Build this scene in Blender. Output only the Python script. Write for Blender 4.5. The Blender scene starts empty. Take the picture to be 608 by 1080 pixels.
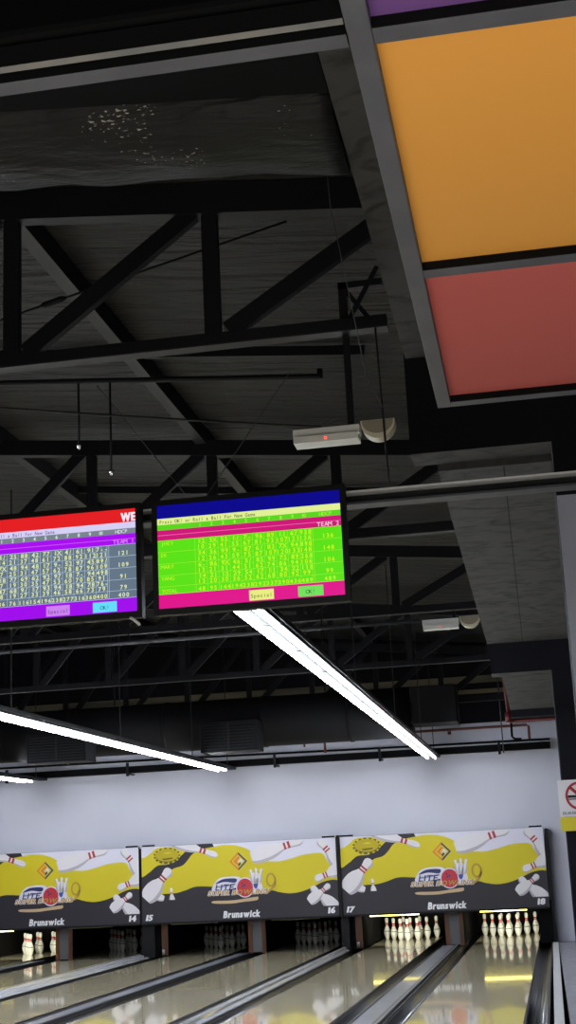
import bpy, bmesh, math, random
from mathutils import Vector, Matrix
random.seed(7)
scene = bpy.context.scene
COL = scene.collection
PI = math.pi

# ------------------------------------------------------------------ materials
def lin(c):
    return tuple(((v/255)/12.92 if v/255 <= .04045 else ((v/255+.055)/1.055)**2.4) for v in c)

def mat(name, rgb, rough=.6, metal=0., emit=None, strength=0., coat=0., spec=.5):
    m = bpy.data.materials.new(name); m.use_nodes = True
    b = m.node_tree.nodes['Principled BSDF']
    c = lin(rgb) + (1.,)
    b.inputs['Base Color'].default_value = c
    b.inputs['Roughness'].default_value = rough
    b.inputs['Metallic'].default_value = metal
    b.inputs['Coat Weight'].default_value = coat
    b.inputs['Coat Roughness'].default_value = .04
    b.inputs['Specular IOR Level'].default_value = spec
    if emit is not None:
        b.inputs['Emission Color'].default_value = lin(emit) + (1.,)
        b.inputs['Emission Strength'].default_value = strength
    return m

def vary(m, rgb2, scale=(1, 1, 1), detail=4., lo=.35, hi=.65, bump=0., bump_dist=.02, rough_var=0., nscale=1., distortion=0.):
    """mix a second colour over the base with stretched noise, and optionally bump with it"""
    nt = m.node_tree; N = nt.nodes; L = nt.links
    b = N['Principled BSDF']
    tc = N.new('ShaderNodeTexCoord'); mp = N.new('ShaderNodeMapping')
    mp.inputs['Scale'].default_value = scale
    L.new(tc.outputs['Object'], mp.inputs['Vector'])
    no = N.new('ShaderNodeTexNoise'); no.inputs['Scale'].default_value = nscale
    no.inputs['Detail'].default_value = detail; no.inputs['Distortion'].default_value = distortion
    L.new(mp.outputs['Vector'], no.inputs['Vector'])
    cr = N.new('ShaderNodeValToRGB')
    cr.color_ramp.elements[0].position = lo; cr.color_ramp.elements[1].position = hi
    cr.color_ramp.elements[0].color = tuple(b.inputs['Base Color'].default_value)
    cr.color_ramp.elements[1].color = lin(rgb2) + (1.,)
    L.new(no.outputs['Fac'], cr.inputs['Fac']); L.new(cr.outputs['Color'], b.inputs['Base Color'])
    if bump:
        bp = N.new('ShaderNodeBump'); bp.inputs['Strength'].default_value = bump
        bp.inputs['Distance'].default_value = bump_dist
        L.new(no.outputs['Fac'], bp.inputs['Height']); L.new(bp.outputs['Normal'], b.inputs['Normal'])
    return m

M = {}
M['wall'] = vary(mat('white_wall_paint', (212, 213, 226), .75), (204, 205, 219), (.6, .6, .6), bump=.03)
M['lit_gap'] = vary(mat('lit_gap_strip', (120, 112, 92), .8), (70, 66, 56), (.5, 1, 4))
M['wood_floor'] = vary(mat('approach_floor', (192, 184, 170), .3), (180, 172, 158), (8, .6, 1))
M['carpet'] = vary(mat('aisle_floor', (150, 150, 158), .8), (138, 138, 148), (6, 6, 6), bump=.1)
M['steel_black'] = vary(mat('black_painted_steel', (19, 19, 25), .55, spec=.25), (13, 13, 18), (2, 2, 2))
M['steel_dark'] = mat('dark_steel', (34, 34, 37), .55, spec=.3)
M['purlin'] = vary(mat('purlin_lit_underside', (38, 38, 39), .6), (30, 30, 31), (2, 2, 2))
M['black'] = mat('matt_black', (7, 7, 9), .85, spec=.15)
M['black_gloss'] = mat('black_plastic', (12, 12, 14), .55, spec=.3)
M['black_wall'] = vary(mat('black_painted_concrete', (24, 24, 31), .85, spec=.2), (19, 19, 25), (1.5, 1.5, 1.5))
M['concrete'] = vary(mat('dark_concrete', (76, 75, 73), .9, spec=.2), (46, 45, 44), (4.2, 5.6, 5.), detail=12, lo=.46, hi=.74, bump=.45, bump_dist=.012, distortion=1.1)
M['duct'] = vary(mat('black_duct_wrap', (18, 18, 22), .7, spec=.25), (12, 12, 16), (1.5, 1.5, 1.5), bump=.2)
M['frame'] = vary(mat('grey_painted_frame', (84, 85, 92), .5), (74, 75, 82), (5, 5, 5))
M['frame_light'] = vary(mat('worn_grey_steel', (122, 119, 116), .45), (104, 104, 106), (5, 5, 5))
M['rail_highlight'] = mat('pale_rail_highlight', (225, 225, 228), .4)
M['orange'] = mat('orange_panel', (230, 160, 66), .7)
M['red_panel'] = mat('red_panel', (196, 92, 86), .7)
M['purple'] = mat('purple_panel', (104, 66, 132), .7)
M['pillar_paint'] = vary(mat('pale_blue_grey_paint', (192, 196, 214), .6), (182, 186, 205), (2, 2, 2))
M['white'] = mat('white_plastic', (225, 225, 222), .45)
M['cream'] = mat('aged_cream_plastic', (205, 196, 172), .5)
M['taupe'] = mat('taupe_plastic', (140, 131, 116), .6)
M['lens'] = mat('ribbed_lens', (236, 237, 230), .25)
M['silver'] = mat('brushed_silver', (176, 177, 182), .28, .85)
M['cap_silver'] = mat('silver_grey_capping', (186, 188, 194), .25, .25, coat=.3)
M['cap_blue'] = vary(mat('blue_grey_capping', (140, 145, 158), .3, .0, coat=.3), (110, 114, 126), (3, 1, 3), bump=.03)
M['gutter'] = vary(mat('dark_gutter', (70, 71, 76), .3, .0, coat=.2), (54, 55, 60), (10, .4, 10))
M['gutter_dark'] = mat('black_gutter_lip', (26, 26, 30), .4)
M['curb'] = mat('white_kerb', (205, 206, 208), .5)
M['pin_white'] = mat('pin_white', (232, 232, 222), .22, coat=.4)
M['pin_red'] = mat('pin_red', (190, 42, 40), .3)
M['pin_dark'] = mat('pin_dark_ring', (120, 122, 118), .4)
M['brown'] = vary(mat('varnished_brown_wood', (104, 62, 36), .4), (74, 44, 28), (12, 12, 1.5))
M['grey_pad'] = mat('grey_kickback', (92, 94, 97), .5)
M['pipe_red'] = mat('red_pipe_paint', (74, 20, 22), .5, spec=.2)
M['pipe_brown'] = mat('rust_red_pipe', (96, 50, 42), .6)
M['cable'] = mat('black_cable', (15, 15, 16), .6)
M['wire'] = mat('thin_steel_wire', (72, 72, 72), .5, .3)
M['chrome'] = mat('chrome', (200, 200, 200), .15, 1.)
M['strap'] = mat('white_strap', (220, 220, 215), .5)
M['tube'] = mat('lit_fluorescent_tube', (255, 255, 255), .4, emit=(240, 246, 255), strength=75.)
M['batten'] = mat('grey_batten', (42, 46, 47), .6, spec=.1)
M['pin_lamp'] = mat('yellow_pin_lamp', (250, 240, 150), .4, emit=(255, 236, 120), strength=9.)
M['lamp_off'] = mat('unlit_pin_lamp', (120, 118, 90), .4)
M['led'] = mat('red_indicator', (255, 60, 40), .4, emit=(255, 60, 45), strength=3.)
M['ceiling_lamp'] = mat('lit_diffuser', (255, 255, 255), .4, emit=(255, 246, 235), strength=6.)
M['sign_white'] = mat('sign_white', (236, 232, 236), .5)
M['sign_red'] = mat('sign_red', (176, 40, 50), .5)
M['sign_black'] = mat('sign_black', (22, 22, 24), .5)
M['sign_yellow'] = mat('sign_yellow', (228, 210, 50), .5)

def roof_material():
    m = mat('black_insulation_foil', (40, 40, 38), .65, spec=.3)
    nt = m.node_tree; N = nt.nodes; L = nt.links; b = N['Principled BSDF']
    tc = N.new('ShaderNodeTexCoord')
    mp = N.new('ShaderNodeMapping'); mp.inputs['Scale'].default_value = (1.1, 8.5, 1)
    L.new(tc.outputs['Object'], mp.inputs['Vector'])
    n1 = N.new('ShaderNodeTexNoise'); n1.inputs['Scale'].default_value = 1.; n1.inputs['Detail'].default_value = 5; n1.inputs['Distortion'].default_value = .8
    L.new(mp.outputs['Vector'], n1.inputs['Vector'])
    n2 = N.new('ShaderNodeTexNoise'); n2.inputs['Scale'].default_value = .7; n2.inputs['Detail'].default_value = 3
    L.new(tc.outputs['Object'], n2.inputs['Vector'])
    cr = N.new('ShaderNodeValToRGB')
    cr.color_ramp.elements[0].position = .3; cr.color_ramp.elements[0].color = lin((30, 30, 29)) + (1,)
    cr.color_ramp.elements[1].position = .7; cr.color_ramp.elements[1].color = lin((48, 47, 45)) + (1,)
    L.new(n2.outputs['Fac'], cr.inputs['Fac']); L.new(cr.outputs['Color'], b.inputs['Base Color'])
    bp = N.new('ShaderNodeBump'); bp.inputs['Strength'].default_value = 1.; bp.inputs['Distance'].default_value = .09
    L.new(n1.outputs['Fac'], bp.inputs['Height']); L.new(bp.outputs['Normal'], b.inputs['Normal'])
    return m
M['roof'] = roof_material()

def foil_material():
    """black foil with pale scuffs"""
    m = mat('scuffed_black_foil', (22, 22, 23), .55, spec=.3)
    nt = m.node_tree; N = nt.nodes; L = nt.links; b = N['Principled BSDF']
    tc = N.new('ShaderNodeTexCoord')
    mp = N.new('ShaderNodeMapping'); mp.inputs['Scale'].default_value = (16, 40, 40)
    L.new(tc.outputs['Object'], mp.inputs['Vector'])
    n1 = N.new('ShaderNodeTexNoise'); n1.inputs['Scale'].default_value = 2.4; n1.inputs['Detail'].default_value = 6
    L.new(mp.outputs['Vector'], n1.inputs['Vector'])
    n3 = N.new('ShaderNodeTexNoise'); n3.inputs['Scale'].default_value = 3.; n3.inputs['Detail'].default_value = 2
    L.new(tc.outputs['Object'], n3.inputs['Vector'])
    mu = N.new('ShaderNodeMath'); mu.operation = 'MULTIPLY'
    L.new(n1.outputs['Fac'], mu.inputs[0]); L.new(n3.outputs['Fac'], mu.inputs[1])
    cr = N.new('ShaderNodeValToRGB')
    cr.color_ramp.elements[0].position = .40; cr.color_ramp.elements[0].color = lin((25, 25, 25)) + (1,)
    cr.color_ramp.elements[1].position = .44; cr.color_ramp.elements[1].color = lin((190, 186, 178)) + (1,)
    L.new(mu.outputs[0], cr.inputs['Fac']); L.new(cr.outputs['Color'], b.inputs['Base Color'])
    mp2 = N.new('ShaderNodeMapping'); mp2.inputs['Scale'].default_value = (2.5, 12, 12)
    L.new(tc.outputs['Object'], mp2.inputs['Vector'])
    n2 = N.new('ShaderNodeTexNoise'); n2.inputs['Scale'].default_value = 1.5; n2.inputs['Detail'].default_value = 5
    L.new(mp2.outputs['Vector'], n2.inputs['Vector'])
    bp = N.new('ShaderNodeBump'); bp.inputs['Strength'].default_value = .7; bp.inputs['Distance'].default_value = .04
    L.new(n2.outputs['Fac'], bp.inputs['Height']); L.new(bp.outputs['Normal'], b.inputs['Normal'])
    return m
M['foil'] = foil_material()

def lane_material():
    m = mat('maple_lane_boards', (222, 210, 176), .11, coat=.7)
    nt = m.node_tree; N = nt.nodes; L = nt.links; b = N['Principled BSDF']
    tc = N.new('ShaderNodeTexCoord')
    mp = N.new('ShaderNodeMapping'); mp.inputs['Scale'].default_value = (37, .35, 1)
    L.new(tc.outputs['Object'], mp.inputs['Vector'])
    v = N.new('ShaderNodeTexWhiteNoise'); v.noise_dimensions = '1D'
    sx = N.new('ShaderNodeSeparateXYZ'); L.new(mp.outputs['Vector'], sx.inputs[0])
    fl = N.new('ShaderNodeMath'); fl.operation = 'FLOOR'; L.new(sx.outputs['X'], fl.inputs[0])
    L.new(fl.outputs[0], v.inputs['W'])
    n = N.new('ShaderNodeTexNoise'); n.inputs['Scale'].default_value = 1.; n.inputs['Detail'].default_value = 4
    L.new(mp.outputs['Vector'], n.inputs['Vector'])
    ad = N.new('ShaderNodeMath'); ad.operation = 'ADD'; L.new(v.outputs['Value'], ad.inputs[0]); L.new(n.outputs['Fac'], ad.inputs[1])
    cr = N.new('ShaderNodeValToRGB')
    cr.color_ramp.elements[0].position = .3; cr.color_ramp.elements[0].color = lin((225, 213, 180)) + (1,)
    cr.color_ramp.elements[1].position = 1.; cr.color_ramp.elements[1].color = lin((228, 217, 184)) + (1,)
    hf = N.new('ShaderNodeMath'); hf.operation = 'MULTIPLY'; hf.inputs[1].default_value = .66
    L.new(ad.outputs[0], hf.inputs[0]); L.new(hf.outputs[0], cr.inputs['Fac'])
    L.new(cr.outputs['Color'], b.inputs['Base Color'])
    return m
M['lane'] = lane_material()

# ------------------------------------------------------------------ mesh building
class MB:
    def __init__(s): s.v = []; s.f = []; s.mi = []; s.mats = []; s.smooth = []
    def mid(s, m):
        if m not in s.mats: s.mats.append(m)
        return s.mats.index(m)
    def add(s, vs, fs, m, smooth=False):
        o = len(s.v); k = s.mid(m)
        s.v += [tuple(v) for v in vs]
        for f in fs:
            s.f.append(tuple(i+o for i in f)); s.mi.append(k); s.smooth.append(smooth)
        return s
    def box(s, x0, x1, y0, y1, z0, z1, m, faces=None):
        """faces: dict of face name -> material overriding m; names l r f b d u"""
        vs = [(x, y, z) for x in (x0, x1) for y in (y0, y1) for z in (z0, z1)]
        F = {'l': (0, 1, 3, 2), 'r': (4, 6, 7, 5), 'f': (0, 4, 5, 1), 'b': (2, 3, 7, 6), 'd': (0, 2, 6, 4), 'u': (1, 5, 7, 3)}
        o = len(s.v); s.v += vs
        for n, f in F.items():
            s.f.append(tuple(i+o for i in f)); s.mi.append(s.mid((faces or {}).get(n, m))); s.smooth.append(False)
        return s
    def bar(s, a, b, w, h, m, up=(0, 0, 1)):
        """rectangular bar from a to b; w across, h along up"""
        a = Vector(a); b = Vector(b); d = (b-a).normalized(); u = Vector(up)
        r = d.cross(u)
        if r.length < 1e-4: r = d.cross(Vector((0, 1, 0)))
        r.normalize(); u = r.cross(d).normalized()
        vs = []
        for p in (a, b):
            for sx, sy in ((-1, -1), (1, -1), (1, 1), (-1, 1)):
                vs.append(p + r*(sx*w/2) + u*(sy*h/2))
        fs = [(3, 2, 1, 0), (4, 5, 6, 7)] + [(i, (i+1) % 4, (i+1) % 4+4, i+4) for i in range(4)]
        return s.add(vs, fs, m)
    def tube(s, pts, r, m, n=8, caps=True, smooth=True):
        pts = [Vector(p) for p in pts]; vs = []; fs = []
        rs = r if isinstance(r, (list, tuple)) else [r]*len(pts)
        ref = None
        for i, p in enumerate(pts):
            d = (pts[min(i+1, len(pts)-1)]-pts[max(i-1, 0)]).normalized()
            if ref is None:
                ref = d.cross(Vector((0, 0, 1)))
                if ref.length < 1e-3: ref = d.cross(Vector((0, 1, 0)))
                ref.normalize()
            else:
                ref = (ref-d*ref.dot(d)).normalized()
            q = d.cross(ref)
            for k in range(n):
                a = 2*PI*k/n
                vs.append(p+(ref*math.cos(a)+q*math.sin(a))*rs[i])
        for i in range(len(pts)-1):
            for k in range(n):
                fs.append((i*n+k, i*n+(k+1) % n, (i+1)*n+(k+1) % n, (i+1)*n+k))
        if caps:
            fs.append(tuple(range(n-1, -1, -1))); fs.append(tuple((len(pts)-1)*n+k for k in range(n)))
        return s.add(vs, fs, m, smooth)
    def prism(s, poly, y0, y1, m, side=None, back=True):
        """polygon in the x-z plane extruded from y0 (front) to y1"""
        n = len(poly)
        vs = [(x, y0, z) for x, z in poly] + [(x, y1, z) for x, z in poly]
        area = sum(poly[i][0]*poly[(i+1) % n][1]-poly[(i+1) % n][0]*poly[i][1] for i in range(n))
        idx = list(range(n)) if area > 0 else list(range(n-1, -1, -1))
        fs = [tuple(idx)] + ([tuple(i+n for i in reversed(idx))] if back else [])
        s.add(vs, fs, m)
        o = len(s.v)-2*n
        for a in range(n):
            i, j = idx[a], idx[(a+1) % n]
            s.f.append((o+j, o+i, o+i+n, o+j+n)); s.mi.append(s.mid(side or m)); s.smooth.append(False)
        return s
    def flat(s, poly, y, m):
        """single polygon facing -y"""
        n = len(poly)
        area = sum(poly[i][0]*poly[(i+1) % n][1]-poly[(i+1) % n][0]*poly[i][1] for i in range(n))
        idx = list(range(n)) if area > 0 else list(range(n-1, -1, -1))
        return s.add([(x, y, z) for x, z in poly], [tuple(idx)], m)
    def rect(s, x0, x1, z0, z1, y, m): return s.flat([(x0, z0), (x1, z0), (x1, z1), (x0, z1)], y, m)
    def lathe(s, prof, m, n=24, mats=None):
        vs = []; o = len(s.v)
        for r, z in prof:
            for k in range(n):
                a = 2*PI*k/n; vs.append((r*math.cos(a), r*math.sin(a), z))
        s.v += vs
        for i in range(len(prof)-1):
            mm = mats[i] if mats else m
            for k in range(n):
                s.f.append((o+i*n+k, o+i*n+(k+1) % n, o+(i+1)*n+(k+1) % n, o+(i+1)*n+k)); s.mi.append(s.mid(mm)); s.smooth.append(True)
        return s
    def text(s, string, x, z, size, y, m, wide=1., shear=0., bold=0., align='l', mono=None, metric=None, heavy=0.):
        cur = x
        tot = 0
        adv = []
        for ch in string:
            vs, fs, a = glyph(ch, bold if metric is None else metric)
            adv.append((mono if mono else a*wide)*size)
        tot = sum(adv)
        if align == 'r': cur -= tot
        if align == 'c': cur -= tot/2
        for ch, ad in zip(string, adv):
            vs, fs, a = glyph(ch, bold)
            off = (ad-a*wide*size)/2 if mono or metric is not None else 0
            for q, dx in enumerate((0,) if not heavy else (-heavy, 0, heavy)):
                s.add([(cur+off+dx*size+(vx*wide+vz*shear)*size, y-.0001*q, z+vz*size) for vx, vz in vs], fs, m)
            cur += ad
        return tot
    def build(s, name, parent=None, loc=(0, 0, 0), rotz=0., bevel=0.):
        me = bpy.data.meshes.new(name); me.from_pydata(s.v, [], s.f)
        for m in s.mats: me.materials.append(m)
        me.polygons.foreach_set('material_index', s.mi)
        me.polygons.foreach_set('use_smooth', s.smooth)
        me.update()
        o = bpy.data.objects.new(name, me); COL.objects.link(o)
        o.location = loc; o.rotation_euler = (0, 0, rotz)
        if parent: o.parent = parent
        if bevel:
            b = o.modifiers.new('bevel', 'BEVEL'); b.width = bevel; b.segments = 2; b.limit_method = 'ANGLE'
        return o

_g = {}
def glyph(ch, bold=0.):
    key = (ch, bold)
    if key in _g: return _g[key]
    if ch == ' ':
        _g[key] = ([], [], .32); return _g[key]
    cu = bpy.data.curves.new('g', 'FONT'); cu.body = ch; cu.size = 1.; cu.resolution_u = 2; cu.offset = bold
    cu.fill_mode = 'FRONT'
    ob = bpy.data.objects.new('g', cu); COL.objects.link(ob)
    bpy.context.view_layer.update()
    ev = ob.evaluated_get(bpy.context.evaluated_depsgraph_get())
    me = ev.to_mesh()
    vs = [(v.co.x, v.co.y) for v in me.vertices]
    fs = []
    for p in me.polygons:
        idx = list(p.vertices)
        if p.normal.z < 0: idx.reverse()
        fs.append(tuple(idx))
    ev.to_mesh_clear()
    bpy.data.objects.remove(ob); bpy.data.curves.remove(cu)
    x0 = min(v[0] for v in vs); x1 = max(v[0] for v in vs)
    vs = [(v[0]-x0+.04, v[1]) for v in vs]
    _g[key] = (vs, fs, x1-x0+.1)
    return _g[key]

def tag(o, label, cat, group=None, kind=None):
    o['label'] = label; o['category'] = cat
    if group: o['group'] = group
    if kind: o['kind'] = kind
    return o
def thing(name, label, cat, loc=(0, 0, 0), rotz=0., group=None):
    o = bpy.data.objects.new(name, None); COL.objects.link(o)
    o.empty_display_size = .1
    o.location = loc; o.rotation_euler = (0, 0, rotz)
    return tag(o, label, cat, group)
def struct(o, label=None, cat=None):
    o['kind'] = 'structure'
    if label: o['label'] = label
    if cat: o['category'] = cat
    return o
def smooth_poly(pts, closed=True, n=6):
    out = []; L = len(pts)
    rng = range(L) if closed else range(L-1)
    for i in rng:
        g = (lambda k: pts[k % L]) if closed else (lambda k: pts[max(0, min(L-1, k))])
        p0, p1, p2, p3 = g(i-1), g(i), g(i+1), g(i+2)
        for k in range(n):
            t = k/n
            out.append(tuple(.5*((2*p1[c])+(-p0[c]+p2[c])*t+(2*p0[c]-5*p1[c]+4*p2[c]-p3[c])*t*t+(-p0[c]+3*p1[c]-3*p2[c]+p3[c])*t**3) for c in range(2)))
    if not closed: out.append(pts[-1])
    return out
def ell(cx, cz, rx, rz, n=28, a0=0, a1=2*PI):
    return [(cx+rx*math.cos(a0+(a1-a0)*k/n), cz+rz*math.sin(a0+(a1-a0)*k/n)) for k in range(n)]

# ------------------------------------------------------------------ the setting
SL = -.097                                        # fall of the roof per metre to the right
def roof_z(x): return 4.99+SL*(x+1.04)
WALL_Y = 24.2
m = MB()
XL, XR = -15., -.35
NY = 2
m.add([(XL, 4.6, roof_z(XL)), (XR, 4.6, roof_z(XR)), (XR, WALL_Y, roof_z(XR)), (XL, WALL_Y, roof_z(XL)),
       (XL, 4.6, roof_z(XL)+.08), (XR, 4.6, roof_z(XR)+.08), (XR, WALL_Y, roof_z(XR)+.08), (XL, WALL_Y, roof_z(XL)+.08)],
      [(0, 3, 2, 1), (4, 5, 6, 7), (0, 1, 5, 4), (1, 2, 6, 5), (2, 3, 7, 6), (3, 0, 4, 7)], M['roof'])
struct(m.build('ceiling'), 'black crinkled insulation lining the pitched roof over the lanes', 'ceiling')

m = MB(); m.box(-15, 2.4, WALL_Y, WALL_Y+.15, .66, 3.60, M['wall']); m.box(.075, 2.4, WALL_Y, WALL_Y+.15, 0, .66, M['wall'])
m.box(-15, 2.4, WALL_Y, WALL_Y+.15, 3.60, 6.6, M['black_wall'])  # black upper part stands in for the dark open roof void
m.box(-15, -.33, WALL_Y-.03, WALL_Y-.001, 4.28, 4.40, M['lit_gap']); m.box(-3.2, -.33, WALL_Y-.03, WALL_Y-.001, 4.10, 4.17, M['lit_gap'])  # pale strips painted in place of lit gaps above the white wall
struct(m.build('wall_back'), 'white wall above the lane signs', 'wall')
m = MB(); m.box(-15.15, -15, 4.6, 28, 0, 6.6, M['wall'])
struct(m.build('wall_left'), 'far left side wall', 'wall')
m = MB(); m.box(-15, 2.4, -9, 5.8, -.12, .0, M['wood_floor']); m.box(-15, 2.4, 5.8, 28, -.3, -.14, M['black'])
struct(m.build('floor'), 'bowling approach floor', 'floor')
m = MB(); m.box(.09, 2.4, 5.8, WALL_Y, -.14, -.005, M['carpet'])
struct(m.build('floor_aisle'), 'grey service aisle floor to the right of the lanes', 'floor')
m = MB(); m.box(-15, 2.4, 27.7, 27.85, -.14, 1.9, M['black']); m.box(-15, .075, 24.36, 27.7, 1.75, 1.9, M['black'])
struct(m.build('wall_pit'), 'black back of the pin pits', 'wall')
# stepped concrete slab on the right
m = MB(); c, k = M['concrete'], M['black_wall']
m.box(-.585, 2.4, -2, 8.2, 4.45, 4.7, c)
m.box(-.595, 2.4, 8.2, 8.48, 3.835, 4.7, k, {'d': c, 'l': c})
m.box(-.45, 2.4, 8.48, 16.2, 3.79, 4.7, c)
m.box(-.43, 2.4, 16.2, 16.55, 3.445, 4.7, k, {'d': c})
m.box(-.315, 2.4, 16.55, 20.6, 3.44, 4.7, c)
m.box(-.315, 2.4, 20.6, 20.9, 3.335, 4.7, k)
m.box(-.048, -.040, 8.5, 16.19, 3.7895, 3.7905, k)
for yy in (9.6, 11.9, 13.2, 14.6): m.box(-.3+.02*yy, .2, yy, yy+.012, 3.7895, 3.7905, k)
struct(m.build('trim_1'), 'stepped concrete slab with black painted drops at the right of the roof', 'slab')
m = MB(); rz = roof_z
a0, a1 = 4.75, 5.1  # black filler added where the roof lies in shadow
def zb(x): return 4.535-.083*(x+1.0)
vs = [(x, y, z) for x in (-9., -.6) for y in (a0, a1) for z in (zb(x), rz(x)+.02)]
m.add(vs, [(0, 1, 3, 2), (4, 6, 7, 5), (0, 4, 5, 1), (2, 3, 7, 6), (0, 2, 6, 4), (1, 5, 7, 3)], M['black'])
struct(m.build('trim_2'), 'added black board standing in for the shadowed roof nearest the camera', 'board')

# pillars
p = thing('pillar', 'pale blue grey pillar at the right edge with black painted top', 'pillar', (.25, 8.2, 0))
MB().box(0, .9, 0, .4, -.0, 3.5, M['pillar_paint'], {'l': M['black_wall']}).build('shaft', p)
MB().box(0, .9, 0, .4, 3.5, 3.835, M['black_wall']).build('capital', p)
tag(MB().box(.25, 1.4, 16.2, 16.7, -.005, 3.445, M['black_wall']).build('pillar', bevel=.004), 'black pillar behind the no smoking sign', 'pillar')

# ------------------------------------------------------------------ coloured ceiling over the approach
fr = thing('ceiling_frame', 'grey frame holding the coloured ceiling panels at upper right', 'frame', (0, 0, 3.2))
fy = [(1.30, 1.36), (2.672, 2.735), (3.99, 4.052), (5.302, 5.363)]
MB().box(-.267, -.213, 1.3, 5.363, 0, .09, M['frame']).build('edge_rail', fr, bevel=.003)
tag_r = MB().box(1.12, 1.174, 1.3, 5.363, 0, .09, M['frame']).build('edge_rail', fr, bevel=.003)
for y0, y1 in fy:
    MB().box(-.213, 1.12, y0, y1, .0005, .09, M['frame'], {'f': M['black'], 'b': M['black']}).build('cross_rail', fr, bevel=.002)
for (y0, y1), mm, lab in (((1.362, 2.670), 'purple', 'purple ceiling panel cut off by the top edge'),
                          ((2.737, 3.988), 'orange', 'large orange ceiling panel between purple and red ones'),
                          ((4.054, 5.300), 'red_panel', 'dull red ceiling panel at the end of the frame')):
    tag(MB().box(-.2125, 1.1195, y0, y1, 3.228, 3.25, M[mm]).build('ceiling_panel'), lab, 'panel', 'coloured ceiling panels')

# twin bars joining the frame
t = thing('channel_rail', 'pair of grey steel bars running left from the ceiling frame', 'rail', (0, 0, 3.2))
MB().box(-3.2, -.269, 2.617, 2.641, 0, .05, M['black'], {'d': M['frame_light']}).build('lip', t)
MB().box(-3.2, -.269, 2.676, 2.727, -.002, .06, M['black'], {'d': M['frame']}).build('lip', t)
MB().box(-3.2, -.269, 2.60, 2.74, .061, .075, M['black']).build('web', t)

# ------------------------------------------------------------------ roof steel
def truss(Y, ztop_ref, ch, zb0, zb1, x_v, step, label, x_left=-13.2, x_right=-.56):
    """ztop_ref: top of the top chord at x=-1.04; ch: its depth; zb0..zb1 bottom chord; verticals at x_v - k*step"""
    t = thing('roof_truss', label, 'truss', (x_right, Y, 0), group='black steel roof trusses')
    def L(p): return (p[0]-x_right, p[1]-Y, p[2])
    zt = lambda x: ztop_ref+SL*(x+1.04)
    m = MB()
    vs = [L((x, y, z)) for x in (x_left, x_right) for y in (Y-.045, Y+.045) for z in (zt(x)-ch, zt(x))]
    F = [(0, 1, 3, 2), (4, 6, 7, 5), (0, 4, 5, 1), (2, 3, 7, 6), (0, 2, 6, 4), (1, 5, 7, 3)]
    m.add(vs, F, M['steel_black']); m.build('top_chord', t)
    m = MB(); m.box(x_left-x_right, 0, -.03, .03, zb0, zb1, M['steel_black']); m.box(x_left-x_right, 0, -.03, .055, zb0-.008, zb0, M['steel_dark'])
    m.build('bottom_chord', t)
    x = x_v+step
    xs = []
    while x > x_left: xs.append(x); x -= step
    for i, x in enumerate(xs):
        if x < x_right:
            MB().box(x-.042-x_right, x+.042-x_right, -.028, .028, zb1, zt(x)-ch, M['steel_black']).build('vertical_strut', t)
        if i+1 < len(xs):
            xa, xb = xs[i+1]+.08, xs[i]-.09
            za, zc = zb1+.01, zt(xb)-ch+.02
            if xb > x_right:
                k = (x_right-.02-xa)/(xb-xa); zc = za+(zc-za)*k; xb = x_right-.02
            MB().bar(L((xa, Y, za)), L((xb, Y, zc)), .05, .095, M['steel_black']).build('diagonal_brace', t)
    return t
truss(6.75, 4.975, .175, 4.108, 4.168, -1.472, 1.108, 'black lattice roof truss nearest the camera, above the score screens')
truss(11.3, 4.865, .135, 4.05, 4.125, -1.452, 1.069, 'second black roof truss, its lower chord hidden behind the score screens', x_right=-.46)
truss(15.3, 4.80, .13, 4.07, 4.14, -1.38, 1.08, 'third black roof truss, just beyond the score screens', x_right=-.46)
truss(19.3, 4.80, .13, 4.02, 4.09, -1.60, 1.08, 'fourth black roof truss, above the middle of the light strips', x_right=-.33)
truss(23.3, 4.80, .13, 3.88, 3.97, -1.45, 1.08, 'farthest black roof truss, next to the white wall', x_right=-.33)

for i, (x, lab) in enumerate(((-2.6, 'dark roof purlin running back through the centre of the left half'),
                 (-4.43, 'dark roof purlin slanting down to the top of the left screen'), (-6.24, 'dark roof purlin, third from the concrete slab, far back'),
                 (-8.06, 'dark roof purlin, second from the far left, over the far lanes'), (-9.9, 'farthest left dark roof purlin'))):
    z = roof_z(x)
    MBp = MB().box(-.045, .045, 0, WALL_Y-6.82, z-.16, z-.005-.007, M['steel_black'], {'d': M['purlin']})  # underside coloured greyer than the sides, as the face that catches light
    tag(MBp.build('roof_purlin', loc=(x, 6.81, 0)), lab, 'purlin', 'roof purlins')
for Y, lab in ((9.25, 'dark batten across the roof behind the nearest truss'), (13.3, 'dark batten across the roof behind the second truss')):
    m = MB(); x0, x1 = (-4.34, -2.69)
    for x0, x1 in ((-2.53, -.94), (-4.36, -2.67)):
        m.bar((x0, Y, roof_z(x0)-.06), (x1, Y, roof_z(x1)-.06), .05, .07, M['steel_black'])
    tag(m.build('roof_batten'), lab, 'batten')

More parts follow.
